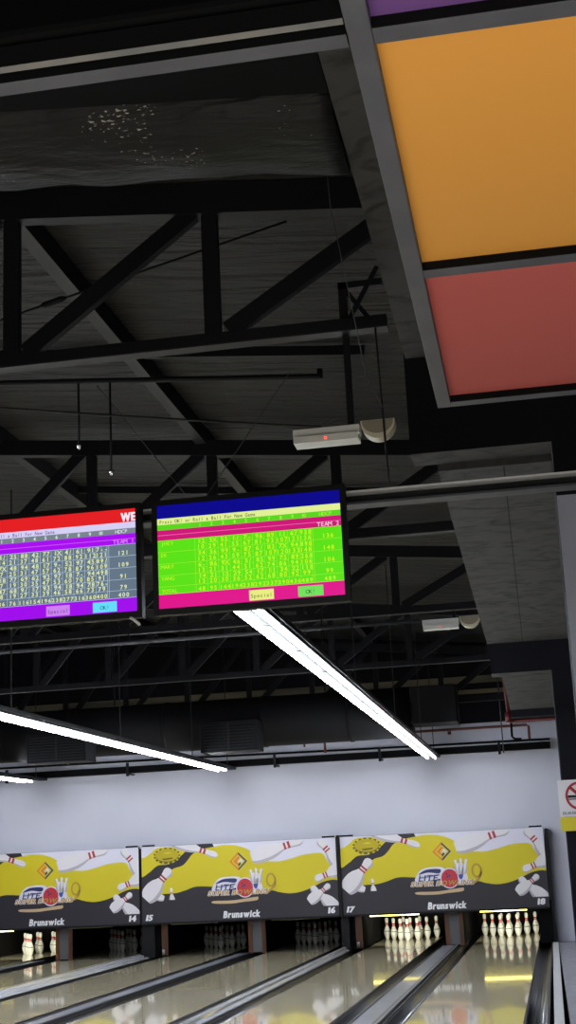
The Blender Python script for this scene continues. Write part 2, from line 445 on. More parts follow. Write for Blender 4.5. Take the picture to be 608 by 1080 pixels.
# sagging foil-wrapped duct in front of the nearest truss
m = MB(); n = 22; pts = []; vs = []; fs = []
nx = 40
for i in range(nx+1):
    x = -3.6+(3.6-.6)*i/nx
    zc = 4.725-.095*(x+1.0)
    for k in range(n):
        a = 2*PI*k/n
        rr = 1+.045*math.sin(3*a+x*4.1)+.03*math.sin(7*a-x*6.3)+.02*math.sin(x*13+a)
        vs.append((x, 5.50+.36*rr*math.cos(a), zc+(.29 if math.sin(a) < 0 else .2)*rr*math.sin(a)))
for i in range(nx):
    for k in range(n): fs.append((i*n+k, (i+1)*n+k, (i+1)*n+(k+1) % n, i*n+(k+1) % n))
fs.append(tuple(range(n))); fs.append(tuple(nx*n+k for k in range(n-1, -1, -1)))
m.add(vs, fs, M['foil'], True)
for x in (-3.2, -2.3, -1.4): m.box(x-.015, x+.015, 5.48, 5.52, 4.725-.095*(x+1)+.15, roof_z(x)-.002, M['black'])
tag(m.build('wrapped_duct'), 'crumpled black foil duct with pale scuffs at upper left', 'duct')

# bracket frame standing on the nearest truss
t = thing('bracket_frame', 'small black cross braced frame on the truss by the concrete edge', 'bracket', (-.79, 6.83, 4.17))
MB().box(-.022, .022, -.02, .02, 0, .235, M['steel_black']).build('post', t)
MB().box(-.022, .21, -.02, .02, .2, .235, M['steel_black']).build('top_bar', t)
MB().bar((.01, 0, .2), (.14, 0, .01), .02, .025, M['steel_black']).build('brace', t)
MB().bar((.19, -.02, .3), (0.02, -.02, .01), .02, .022, M['steel_black']).build('brace', t)

# ------------------------------------------------------------------ emergency lights
def emergency(x0, x1, x2, Y, z0, z1, label, rod_top):
    t = thing('emergency_light', label, 'light', ((x0+x1)/2, Y, z0), group='emergency lights under the trusses')
    w = (x1-x0)/2; h = z1-z0
    MB().box(-w, w, -.02, .07, h*.45, h, M['white']).build('housing', t, bevel=.004)
    m = MB(); m.box(-w+.006, w-.006, -.045, .065, 0, h*.44, M['lens'])
    for k in range(12): m.box(-w+.006, w-.006, -.0465, -.0455, h*.02+k*h*.034, h*.02+k*h*.034+.0012, M['white'])
    m.build('ribbed_diffuser', t)
    MB().box(-.006, .006, -.05, -.047, h*.15, h*.26, M['led']).build('indicator_lamp', t)
    xa = x1-(x0+x1)/2+.008; xb = x2-(x0+x1)/2; r = (xb-xa)/2; cx = (xa+xb)/2
    R = h*1.05
    half = [(cx-r, h*1.12)]+[(cx+r*math.cos(PI+PI*k/18), h*1.0+R*math.sin(PI+PI*k/18)) for k in range(19)]+[(cx+r, h*1.12)]
    dr = MB().prism(half, -.03, .06, M['cream']).build('battery_drum', t)
    inner = [(cx-r*.92, h*1.08)]+[(cx+r*.92*math.cos(PI+PI*k/18), h*1.0+R*.72*math.sin(PI+PI*k/18)) for k in range(19)]+[(cx+r*.92, h*1.08)]
    MB().prism(inner, -.034, -.031, M['taupe']).build('drum_face', dr)
    xr = xa-.055
    m = MB(); m.box(xr-.016, xr+.016, .025, .057, h+.001, rod_top-z0, M['steel_black']); m.build('hanger_rod', t)
    if Y < 10:
        MB().tube([(xr-.02, .03, h+.06), (xr-.08, .03, h+.055), (xr-.14, .03, h+.03), (xr-.16, .03, h+.002)], .006, M['wire']).build('cable', t)
emergency(-1.076, -.735, -.555, 6.75, 3.518, 3.60, 'white emergency light hanging from the nearest truss, right of the score screens', 4.098)
emergency(-1.108, -.71, -.475, 15.3, 3.86, 3.973, 'smaller looking emergency light farther back, beside the concrete slab', 4.06)

# ------------------------------------------------------------------ score screens on their rail
t = thing('screen_rail', 'long grey steel channel carrying the score screens', 'rail', (0, 6.77, 3.18))
MB().box(-6, 1.2, -.05, .05, .062, .072, M['rail_highlight']).build('flange', t)  # pale colour paints in the highlight along the grey steel's top edge
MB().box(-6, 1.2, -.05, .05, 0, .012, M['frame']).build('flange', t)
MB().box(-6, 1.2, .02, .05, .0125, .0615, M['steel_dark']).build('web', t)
for x in (-4.4, -2.9, .7):
    MB().box(x-.012, x+.012, -.012, .012, .073, .918, M['steel_black']).build('hanger_rod', t)

def emat(rgb, s=1.): return mat('screen_%d_%d_%d' % rgb, (0, 0, 0), .35, emit=rgb, strength=s, spec=.2)
def score_screen(cx, label, theme, seed):
    rnd = random.Random(seed)
    W, H = .925, .524
    t = thing('score_screen', label, 'screen', (cx, 6.6, 2.708), group='score screens on the rail')
    b = .026
    m = MB()
    m.box(-W/2-b, W/2+b, .004, .05, -b-.006, H+b, M['black_gloss'])
    m.box(-W/2-b, -W/2, -.008, .004, -b-.006, H+b, M['black_gloss']); m.box(W/2, W/2+b, -.008, .004, -b-.006, H+b, M['black_gloss'])
    m.box(-W/2, W/2, -.008, .004, H, H+b, M['black_gloss']); m.box(-W/2, W/2, -.008, .004, -b-.006, 0, M['black_gloss'])
    m.build('bezel', t)
    MB().box(-.2, .2, .051, .11, H*.35, H*.8, M['black']).build('mounting_bracket', t)
    MB().box(-.025, .025, -.0095, -.0085, -.02, -.014, M['steel_dark']).build('maker_badge', t)
    T = theme; E = {k: emat(v) for k, v in T.items()}
    m = MB()
    def X(u): return -W/2+u*W
    def Z(v): return H*(1-v)
    def band(v0, v1, col, u0=0, u1=1, y=.0032): m.rect(X(u0), X(u1), Z(v1), Z(v0), y, E[col])
    band(0, .129, 'title'); band(.129, .190, 'message'); band(.190, .242, 'header'); band(.242, .345, 'team')
    band(.345, .862, 'grid'); band(.862, 1, 'foot')
    def line(u0, u1, v0, v1, col, th=.0015):
        if abs(v1-v0) < 1e-6: m.rect(X(u0), X(u1), Z(v0)-th/2, Z(v0)+th/2, .0026, E[col])
        else: m.rect(X(u0)-th/2, X(u0)+th/2, Z(v1), Z(v0), .0026, E[col])
    m.text('Press OK! or Roll a Ball For New Game', X(.012), Z(.180), .025, .0024, E['msgtext'], mono=.53, wide=.82, bold=.012)
    n0, n1, h0 = .205, .835, .845
    cw = (n1-n0)/10
    for i in range(10): m.text(str(i+1), X(n0+(i+.5)*cw), Z(.235), .026, .0024, E['headtext'], align='c', bold=.012)
    m.text('HDCP', X(.918), Z(.235), .026, .0024, E['headtext'], align='c', mono=.62)
    line(0, 1, .293, .293, 'teamline', .002)
    m.text(T and ('TEAM 2' if seed == 2 else 'TEAM 1'), X(.99), Z(.336), .030, .0024, E['teamtext'], align='r', mono=.62)
    rows = [.345, .458, .572, .684, .79, .862]
    for v in rows[1:-1]: line(0, 1, v, v, 'gridline')
    line(0, 1, .862, .862, 'gridline', .0016); line(0, 1, .345, .345, 'gridline')
    for i in range(11): line(n0+i*cw, n0, .345, .862, 'gridline')
    line(h0, h0, .345, .862, 'gridline')
    names = ['JHEY', 'EK', 'MARY', 'YANG'] if seed == 2 else ['ROSE', 'LYN', 'HANA', 'KIM']
    totals = [136, 148, 106, 99] if seed == 2 else [121, 109, 91, 79]
    marks = '123456789/-X'
    for r in range(4):
        v0, v1 = rows[r], rows[r+1]; mid = (v0+v1)/2
        m.text(names[r], X(.015), Z(v0+.047), .027, .0024, E['text'], mono=.62)
        tot = totals[r]; cum = 0
        for i in range(10):
            u = n0+i*cw
            a, bb = rnd.choice('123456789'), rnd.choice(marks)
            m.text(a+bb if i < 9 else a+bb+rnd.choice('-/8'), X(u+cw*.55), Z(mid-.006), .031, .0024, E['text'], align='c', mono=.68, bold=.02)
            line(u+cw*.5, u, v0, mid, 'gridline'); line(u+cw*.5, u+cw, mid, mid, 'gridline')
            cum = int(tot*(i+1)/10+rnd.uniform(-4, 4)) if i < 9 else tot
            m.text(str(max(cum, 4)), X(u+cw*.5), Z(v1-.008), .031, .0024, E['text'], align='c', mono=.68, bold=.02)
        m.text(str(tot), X(.925), Z(v1-.012), .030, .0024, E['text'], align='c', mono=.68, bold=.02)
    m.text('TOTAL', X(.015), Z(.852), .027, .0024, E['text'], mono=.62)
    S = sum(totals)
    for i in range(10):
        m.text(str(int(S*(i+1)/10-(rnd.randint(0, 6) if i < 9 else 0))), X(n0+(i+.5)*cw), Z(.852), .029, .0024, E['text'], align='c', mono=.68, bold=.02)
    m.text(str(S), X(.925), Z(.852), .030, .0024, E['text'], align='c', mono=.68, bold=.02)
    for u0, u1, col, s in ((.49, .622, 'special', 'Special'), (.752, .885, 'ok', 'OK!')):
        band(.888, .985, col, u0, u1, .0028)
        m.text(s, X((u0+u1)/2), Z(.96), .027, .0024, E['btntext'], align='c', mono=.58)
    if seed == 1: m.text('WE', X(1.0), Z(.118), .060, .0024, E['headtext'], align='r', wide=.74, bold=.03, heavy=.03)
    m.build('display', t)
    return t
score_screen(-1.3, 'score screen with green grid and magenta bands, right of the two', dict(title=(12, 10, 140), message=(226, 240, 150), header=(92, 214, 30), team=(206, 24, 120), grid=(92, 226, 22),
    foot=(224, 18, 140), teamline=(250, 130, 200), teamtext=(255, 225, 235), msgtext=(70, 90, 40), headtext=(170, 250, 70), gridline=(176, 246, 60), text=(196, 246, 40), special=(232, 238, 130), ok=(110, 226, 90), btntext=(40, 70, 40)), 2)
t1 = score_screen(-2.335, 'score screen with red title bar and purple bands, left of the two', dict(title=(228, 32, 36), message=(214, 208, 246), header=(120, 134, 140), team=(168, 14, 240), grid=(100, 118, 136),
    foot=(160, 12, 236), teamline=(230, 110, 255), teamtext=(232, 150, 255), msgtext=(92, 60, 140), headtext=(236, 236, 250), gridline=(196, 222, 240), text=(226, 236, 170), special=(206, 130, 240), ok=(100, 222, 248), btntext=(40, 50, 90)), 1)
m = MB(); m.tube([(.43, -.012, -.034), (.445, -.02, -.042), (.468, -.022, -.062), (.478, -.02, -.074)], .008, M['strap']); m.build('loose_strap', t1)

# ------------------------------------------------------------------ fluorescent strip lights over the lanes
def strip_light(x, label):
    y0, y1 = 7.9, 23.95
    t = thing('strip_light', label, 'light', (x, y0, 3.0), group='fluorescent strips over the lanes')
    Ln = y1-y0
    MB().box(-.035, .10, 0, Ln, .045, .085, M['steel_black']).build('carrier_rail', t)
    nseg = 12; sl = (Ln-.65)/nseg
    for i in range(nseg):
        a = i*sl
        MB().box(-.085, .085, a+.02, a+sl-.02, .020, .044, M['batten']).build('batten', t)
        for sx in (-.062, .062):
            m = MB(); m.tube([(sx, a+.035, 0), (sx, a+sl-.035, 0)], .0145, M['tube'], n=10); m.build('fluorescent_tube', t)
    for yy in (5.6, 9.4, 13.2, Ln-.38):
        xt = x+.03; zt = roof_z(xt)-3.0-.012
        MB().box(.024, .036, yy-.006, yy+.006, .086, zt, M['cable']).build('hanger_rod', t)
strip_light(-1.695, 'bright twin tube light strip starting under the green score screen')
strip_light(-5.2, 'bright twin tube light strip crossing the left half of the photo')
strip_light(-8.6, 'bright light strip at the left edge, only its far end showing')

# ------------------------------------------------------------------ ducts, trays and pipes near the back wall
t = thing('air_duct', 'large round black air duct running along under the roof before the wall', 'duct', (-1.25, 22.3, 3.67))
m = MB(); m.tube([(-12.5, 0, 0), (-8, 0, 0), (-4, 0, 0), (-.62, 0, 0)], .40, M['duct'], n=28)
for x in (-11, -9.5, -8, -6.2, -4.6, -3, -1.6): m.tube([(x-.03, 0, 0), (x+.03, 0, 0)], .412, M['duct'], n=28)
m.build('round_duct', t)
MB().box(-.62, .1, -.36, .36, -.22, .36, M['duct']).build('end_box', t, bevel=.02)
for x in (-9, -5.5, -2):
    MB().box(x-.012, x+.012, -.01, .01, .413, roof_z(x-1.25)-3.67-.02, M['steel_black']).build('hanger_rod', t)
for x0, x1, z0, z1, lab in ((-8.07, -7.1, 3.19, 3.63, 'black air grille box under the duct at far left'), (-5.2, -4.3, 3.19, 3.66, 'black air grille box under the duct, next to the end of the left light strip')):
    g = thing('air_grille', lab, 'grille', ((x0+x1)/2*.98, 21.36, z0*.98+.03), group='air grille boxes')
    w = (x1-x0)/2; h = z1-z0
    MB().box(-w, w, 0, .53, 0, h, M['duct']).build('box', g, bevel=.01)
    m = MB()
    for k in range(9):
        z = .05+k*(h-.1)/8; m.bar((-w+.04, -.012, z), (w-.04, -.012, z), .02, .012, M['steel_black'])
    m.box(-.012, .012, -.02, -.003, .03, h-.03, M['steel_dark'])
    m.build('louvre', g)
m = MB(); m.box(-14.9, .24, 23.86, 24.02, 3.09, 3.10, M['black']); m.box(-14.9, .24, 23.86, 23.872, 3.10, 3.2, M['black']); m.box(-14.9, .24, 24.008, 24.02, 3.10, 3.2, M['black'])
for x in (-9.2, -7.0, -4.4, -2.6, -.6):
    m.box(x-.02, x+.02, 23.8, 23.85, 3.03, 3.26, M['steel_black']); m.box(x-.02, x+.02, 23.85, WALL_Y-.002, 3.06, 3.085, M['steel_black'])
tag(m.build('cable_tray'), 'long black cable tray fixed along the white wall', 'tray')
m = MB(); m.tube([(-14.9, 24.06, 3.33), (-6.2, 24.06, 3.30), (-3, 24.06, 3.27), (.24, 24.06, 3.25)], .018, M['black'])
tag(m.build('conduit'), 'thin black conduit on the wall just above the cable tray', 'pipe')
m = MB(); m.tube([(-3.51, 23.75, 3.22), (-3.51, 23.75, 3.44), (-3.48, 23.75, 3.47), (-2.4, 23.75, 3.48), (-.12, 23.75, 3.48), (-.09, 23.75, 3.45), (-.09, 23.75, 3.24)], .022, M['pipe_brown'])
m.tube([(-1.4, 23.75, 3.45), (-1.4, 23.75, 3.40)], .03, M['pipe_brown'])
tag(m.build('sprinkler_pipe'), 'rust red pipe before the white wall, turning down at both ends', 'pipe')
m = MB(); m.tube([(-11.5, 23.75, 3.40), (-8.1, 23.75, 3.40), (-8.05, 23.75, 3.37), (-8.05, 23.75, 3.28)], .022, M['pipe_brown'])
m.tube([(-5.3, 23.75, 3.42), (-3.9, 23.75, 3.43), (-3.86, 23.75, 3.40), (-3.86, 23.75, 3.34)], .018, M['pipe_brown'])
tag(m.build('sprinkler_pipe'), 'rust red pipe behind the air grilles on the left', 'pipe')
m = MB(); m.tube([(-.37, 23.7, 4.6), (-.37, 23.7, 3.3), (-.33, 23.7, 3.26), (-.22, 23.7, 3.25)], .02, M['black'])
tag(m.build('drop_pipe'), 'black pipe dropping down in front of the wall, right of the red riser', 'pipe')
m = MB(); m.tube([(-.53, 23.72, 4.6), (-.53, 23.72, 3.04)], .010, M['wire'])
tag(m.build('hanging_wire'), 'thin wire hanging down before the white wall to the cable tray', 'wire')
m = MB(); m.tube([(-.42, 20.95, 4.915), (-.37, 20.95, 3.9), (-.345, 20.95, 3.36)], .032, M['pipe_red']); m.tube([(-.345, 20.95, 3.30), (-.345, 20.95, 3.44)], .06, M['pipe_red'])
m.tube([(-.345, 20.95, 3.31), (2.3, 20.95, 3.31)], .025, M['pipe_red'])
tag(m.build('fire_riser'), 'red fire pipe at the end of the concrete slab with a side branch', 'pipe')
m = MB(); m.tube([(-13.0, 15.12, 3.93), (-4, 15.12, 3.94), (-1.12, 15.12, 3.945)], .022, M['frame'])
for x in (-2.2, -4.4, -6.6): m.box(x-.008, x+.008, 15.12, 15.136, 3.962, 4.5, M['steel_black'])
tag(m.build('conduit'), 'grey conduit running left from the far emergency light', 'pipe')

# ------------------------------------------------------------------ sprinkler line, wires
s = thing('sprinkler_line', 'black sprinkler pipe under the roof behind the nearest truss', 'pipe', (-1.25, 9.0, 4.68))
m = MB(); m.tube([(-8, 0, .55), (-2.2, 0, .19), (0, 0, 0), (.02, 0, -.01), (.02, 0, .05)], .02, M['steel_black']); m.build('main_pipe', s)
for x, ztop, zbot in ((-1.70, .16, -.32), (-1.47, .14, -.53)):
    d = MB().tube([(x, 0, ztop), (x, 0, zbot)], .008, M['steel_black']).build('drop_rod', s)
    MB().tube([(x, 0, zbot), (x, 0, zbot-.012), (x, 0, zbot-.035)], [.024, .016, .006], M['chrome']).build('sprinkler_head', d)
b = thing('brace_rod', 'thin diagonal roof brace rod with a turnbuckle at left', 'rod', (-2.826, 7.2, 4.578))
MB().tube([(-1.2, 0, -.282), (1.70, 0, .40)], .007, M['steel_black']).build('rod', b)
MB().tube([(.24, 0, .056), (.27, 0, .063), (.37, 0, .087), (.40, 0, .094)], [.008, .02, .02, .008], M['steel_black']).build('turnbuckle', b)
def sag(a, bb, d, n=16):
    return [tuple(a[i]+(bb[i]-a[i])*k/n-(d*4*(k/n)*(1-k/n) if i == 2 else 0) for i in range(3)) for k in range(n+1)]
tag(MB().tube(sag((-5.5, 8.8, 5.0), (-.85, 8.8, 4.2), .03), .008, M['cable']).build('cable'), 'black cable slung across behind the nearest truss', 'cable')
tag(MB().tube(sag((-1.07, 6.70, 3.9), (-1.55, 6.70, 3.26), .0), .0025, M['wire']).build('support_wire'), 'thin steel wire slanting down to the top of the green score screen', 'wire')
tag(MB().tube(sag((-.62, 6.70, 4.09), (-.6, 6.70, 3.26), .0), .005, M['cable']).build('cable'), 'black cable dropping past the near emergency light to the rail', 'cable')
tag(MB().tube([(-.75, 6.05, 4.9), (-.74, 6.1, 4.5), (-.69, 6.2, 4.1), (-.64, 6.3, 3.7), (-.60, 6.6, 3.63)], .0025, M['wire']).build('support_wire'), 'loose thin wire along the concrete slab edge', 'wire')
tag(MB().tube(sag((-3.0, 9.6, 5.0), (-2.35, 9.6, 4.1), .0), .0035, M['wire']).build('support_wire'), 'thin wire crossing the roof above the left screen', 'wire')

# ------------------------------------------------------------------ lanes
ROT = -.0085
LC = {18: -.757, 17: -2.55, 16: -4.22, 15: -5.965, 14: -7.82, 13: -9.60}
HW = .5334
Y0, Y1 = 5.8, 27.3
def lane_x(x, y): return x+.0085*(y-24.5)
order = {13: 'leftmost', 14: 'second', 15: 'third', 16: 'fourth', 17: 'fifth', 18: 'rightmost'}
ORD = {13: 'the leftmost lane', 14: 'the second lane from the left', 15: 'the third lane from the left', 16: 'the third lane from the right', 17: 'the second lane from the right', 18: 'the rightmost lane'}
for n_, x in LC.items():
    tag(MB().box(-HW, HW, Y0-24.5, Y1-24.5, -.1, 0, M['lane']).build('bowling_lane', loc=(x, 24.5, 0), rotz=ROT),
        'pale maple bowling lane, '+ORD[n_].replace('the ', '').replace(' lane', ' one')+' in the photo', 'lane', 'bowling lanes')
def gutter_prof(x0, x1, n=10):
    """thin curved channel between x0 and x1"""
    top = []; bot = []
    for k in range(n+1):
        a = PI+PI*k/n; cx = (x0+x1)/2; r = (x1-x0)/2
        top.append((cx+r*math.cos(a), -.012+.085*math.sin(a))); bot.append((cx+(r)*math.cos(a), -.02+.09*math.sin(a)))
    return top, bot
def gutter(x0, x1, label):
    cx = (x0+x1)/2
    m = MB(); top, bot = gutter_prof(x0-cx+.012, x1-cx-.012)
    ya, yb = Y0-24.5, Y1-24.5-.2
    n = len(top); vs = [(x, ya, z) for x, z in top]+[(x, yb, z) for x, z in top]+[(x, ya, z) for x, z in bot]+[(x, yb, z) for x, z in bot]
    fs = []
    for i in range(n-1):
        fs.append((i, i+1, n+i+1, n+i)); fs.append((2*n+i+1, 2*n+i, 3*n+i, 3*n+i+1))
        fs.append((i+1, i, 2*n+i, 2*n+i+1)); fs.append((n+i, n+i+1, 3*n+i+1, 3*n+i))
    m.add(vs, fs, M['gutter'], True)
    m.box(x0-cx+.001, x0-cx+.014, ya, yb, -.1, -.006, M['gutter_dark']); m.box(x1-cx-.014, x1-cx-.001, ya, yb, -.1, -.006, M['gutter_dark'])
    for q in (.35, .5, .65):       # ridges
        xx = x0-cx+(x1-x0)*q; m.box(xx-.004, xx+.004, ya, yb, -.099, -.088, M['gutter_dark'])
    return tag(m.build('gutter', loc=(cx, 24.5, 0), rotz=ROT), label, 'gutter', 'lane gutters')
def divider(x0, x1, kind, label):
    cx = (x0+x1)/2; w = (x1-x0)/2; m = MB(); ya, yb = Y0-24.5, Y1-24.5-3.3
    if kind == 'flat':
        m.box(-w, w, ya, yb, -.1, .022, M['cap_blue'], {'l': M['gutter_dark'], 'r': M['gutter_dark']})
        m.box(-w, -w+.016, ya, yb, .022, .03, M['gutter_dark']); m.box(w-.02, w, ya, yb, .022, .034, M['cap_blue'])
        m.box(w-.055, w-.03, ya, yb, .022, .028, M['gutter_dark'])
    else:
        prof = [(-w, -.1), (w, -.1), (w, .0), (w-.02, .012), (w*.45, .02), (w*.35, .045), (0, .062), (-w*.35, .058), (-w*.7, .035), (-w, .0)]
        vs = [(x, ya, z) for x, z in prof]+[(x, yb, z) for x, z in prof]; k = len(prof)
        m.add(vs, [tuple(range(k)), tuple(range(2*k-1, k-1, -1))]+[(i, i+k, (i+1) % k+k, (i+1) % k) for i in range(k)], M['cap_silver'])
    return tag(m.build('lane_divider', loc=(cx, 24.5, 0), rotz=ROT), label, 'divider', 'dividers between lanes')
nums = [13, 14, 15, 16, 17, 18]
GW = .225
for a, b in zip(nums[:-1], nums[1:]):
    xa, xb = LC[a]+HW, LC[b]-HW
    flat = (a % 2 == 1)
    gutter(xa, xa+GW, 'dark gutter along the right side of '+ORD[a])
    gutter(xb-GW, xb, 'dark gutter along the left side of '+ORD[b])
    divider(xa+GW+.002, xb-GW-.002, 'flat' if flat else 'round',
            ('flat blue grey capping along the right of ' if flat else 'rounded silver capping along the right of ')+ORD[a])
gutter(LC[13]-HW-GW, LC[13]-HW, 'dark gutter at the far left of the lanes')
gutter(LC[18]+HW, LC[18]+HW+.222, 'dark ridged gutter to the right of the rightmost lane, beside the white kerb')
tag(MB().box(0, .088, Y0-24.5, 24.0-24.5, -.13, .012, M['curb']).build('kerb_strip', loc=(0.0, 24.5, 0), rotz=ROT*.5), 'narrow white kerb beside the rightmost gutter', 'kerb')

# ------------------------------------------------------------------ pins
IN = .0254
prof_in = [(0, 0), (1.0, 0), (1.2, .3), (1.414, .75), (1.953, 2.25), (2.257, 3.375), (2.383, 4.5), (2.34, 5.3), (2.28, 5.875), (2.1, 6.5), (1.85, 7.25), (1.55, 7.9), (1.234, 8.625),
           (1.06, 9.1), (.983, 9.375), (.93, 9.75), (.9, 10.0), (.905, 10.35), (.935, 10.875), (.98, 11.3), (1.047, 11.75), (1.205, 12.625), (1.274, 13.3), (1.25, 13.8), (1.12, 14.3), (.85, 14.7), (.45, 14.93), (0, 15.0)]
pm = []
for i in range(len(prof_in)-1):
    z = (prof_in[i][1]+prof_in[i+1][1])/2
    pm.append(M['pin_red'] if (9.3 < z < 9.9 or 10.5 < z < 11.1) else (M['pin_dark'] if 5.2 < z < 5.7 else M['pin_white']))
mpin = MB(); mpin.lathe([(r*IN, z*IN) for r, z in prof_in], M['pin_white'], 18, pm)
S12 = .3048
rack = [(0, 0, 'front of the rack'), (-.5, 1, 'second row left'), (.5, 1, 'second row right'), (-1, 2, 'third row left'), (0, 2, 'third row middle'), (1, 2, 'third row right'),
        (-1.5, 3, 'back row far left'), (-.5, 3, 'back row inner left'), (.5, 3, 'back row inner right'), (1.5, 3, 'back row far right')]
pin0 = None
for n_, x in LC.items():
    lit = 'lit' if n_ in (13, 17, 18) else 'shadowed'
    for i, (cx, row, desc) in enumerate(rack):
        if n_ == 13 and i in (2, 6): continue
        y = 26.05+row*S12*math.cos(PI/6)
        px = lane_x(x, y)+cx*S12
        if pin0 is None:
            pin0 = o = mpin.build('bowling_pin')
        else:
            o = pin0.copy(); COL.objects.link(o)
        o.location = (px, y, 0.0005)
        tag(o, '%s white pin on %s, %s' % (lit, ORD[n_], desc), 'pin', 'pins standing on '+ORD[n_])

# kickbacks, curtains and lamps in the pin bays
def kick_inner(x, label, c0=-.15, c1=.15):
    t = thing('kickback', label, 'partition', (x, 24.2, 0), group='kickbacks between the pin decks')
    MB().box(c0, c1, .02, 3.08, 0, .645, M['black']).build('core', t)
    for sx in (-1, 1):
        MB().box(sx*.115-.035, sx*.115+.035, -.01, .019, 0, .62, M['brown']).build('wood_edge', t)
    MB().box(-.079, .079, 0, .019, .02, .62, M['grey_pad']).build('front_pad', t)
def kick_outer(x, label, c0=-.17, c1=.17, p0=-.165):
    t = thing('kickback', label, 'partition', (x, 24.2, 0), group='kickbacks between the pin decks')
    MB().box(c0, c1, .02, 3.08, 0, .645, M['black']).build('core', t)
    MB().box(p0, -.03, -.12, .019, 0, .53, M['black_gloss']).build('front_post', t)
    MB().box(.06, .17, -.01, .019, .02, .62, M['brown']).build('wood_edge', t)
    MB().tube([(.10, -.05, .03), (.10, -.05, .12)], .025, M['silver']).build('ball_sensor', t)
kick_inner(-1.58, 'brown edged partition under the middle of the rightmost sign')
kick_inner(-4.90, 'brown edged partition under the middle of the middle sign', -.15, .07)
kick_inner(-8.30, 'brown edged partition under the middle of the leftmost sign', -.15, -.08)
kick_outer(-3.28, 'black and brown partition under the strip between the middle and rightmost signs')
kick_outer(-6.62, 'black and brown partition under the joint of the leftmost and middle signs', -.17, .03, -.255)
kick_outer(-10.25, 'black and brown partition left of the leftmost lane')
tag(MB().box(-.19, .02, 24.08, 27.28, 0, .645, M['black']).build('kickback'), 'plain black partition right of the pins on the rightmost lane', 'partition', 'kickbacks between the pin decks')
tag(MB().box(.028, .07, 24.0, 24.19, 0, 1.80, M['black_gloss']).build('end_post'), 'black post at the right end of the rightmost bowling sign', 'post')
for n_, x in LC.items():
    m = MB(); k = 14
    w = .62
    pts = [(-w+2*w*i/k, .02*math.sin(i*2.2)) for i in range(k+1)]
    vs = [(px, py, .02) for px, py in pts]+[(px, py, 1.6) for px, py in pts]+[(px, py+.04, .02) for px, py in pts]+[(px, py+.04, 1.6) for px, py in pts]
    q = k+1; fs = []
    for i in range(k):
        fs += [(i, i+1, q+i+1, q+i), (2*q+i+1, 2*q+i, 3*q+i, 3*q+i+1)]
    m.add(vs, fs, M['black'], True)
    tag(m.build('pit_curtain', loc=(lane_x(x, 27.4), 27.4, 0)), 'black curtain hanging behind the pins of '+ORD[n_], 'curtain', 'pit curtains')
    on = n_ in (13, 17, 18)
    t = thing('pin_lamp', ('lit yellow tube lamp under the sign over ' if on else 'unlit tube lamp under the sign over ')+ORD[n_], 'light', (x, 24.13, .532))
    hw = .43 if n_ != 18 else .40
    MB().box(-hw, hw, -.02, .02, .012, .03, M['black']).build('holder', t)
    for hx in (-.3, .3): MB().box(hx-.015, hx+.015, -.012, .085, .0305, .127, M['black']).build('hanger', t)
    MB().tube([(-hw+.02, 0, -.004), (hw-.02, 0, -.004)], .012, M['pin_lamp'] if on else M['lamp_off'], n=10).build('tube', t)
    if on:
        ld = bpy.data.lights.new('pin_fill_light', 'AREA'); ld.shape = 'RECTANGLE'; ld.size = .9; ld.size_y = .08; ld.energy = 14.; ld.color = (1., .98, .80); ld.spread = math.radians(100)  # hidden area light added behind the sign to brighten the pins
        lo = bpy.data.objects.new('pin_fill_light', ld); COL.objects.link(lo); lo.location = (x, 24.45, .62); lo.rotation_euler = (math.radians(82), 0, 0)

# ------------------------------------------------------------------ lane signs
TB = .022
A = {k: mat('print_'+k, v, .45) for k, v in dict(black=(44, 42, 51), yellow=(216, 200, 34), white=(226, 224, 240), pin=(232, 228, 234), pinshade=(186, 180, 190), red=(178, 58, 62), ball=(196, 52, 66),
     navy=(44, 52, 104), blue=(60, 84, 170), gold=(190, 150, 70), goldlight=(206, 178, 140), olive=(190, 172, 24), darkolive=(104, 94, 26), orange=(226, 130, 50), text=(240, 240, 244), greyblue=(140, 150, 186)).items()}
PW, PH = 3.385, 1.275
def clip(poly, x0=0.004, x1=PW-.004, z0=.004, z1=PH-.004):
    def cut(ps, f, g):
        out = []
        for i in range(len(ps)):
            a, b = ps[i], ps[(i+1) % len(ps)]
            if f(a): out.append(a)
            if f(a) != f(b): out.append(g(a, b))
        return out
    def gx(X): return lambda a, b: (X, a[1]+(b[1]-a[1])*(X-a[0])/(b[0]-a[0]))
    def gz(Z): return lambda a, b: (a[0]+(b[0]-a[0])*(Z-a[1])/(b[1]-a[1]), Z)
    for f, g in ((lambda p: p[0] >= x0, gx(x0)), (lambda p: p[0] <= x1, gx(x1)), (lambda p: p[1] >= z0, gz(z0)), (lambda p: p[1] <= z1, gz(z1))):
        if poly: poly = cut(poly, f, g)
    return poly
half_prof = [(0, .62), (.05, .80), (.15, .98), (.25, 1.0), (.36, .96), (.48, .78), (.575, .52), (.625, .42), (.69, .38), (.74, .40), (.80, .46), (.87, .53), (.92, .53), (.97, .40), (1.0, .12)]
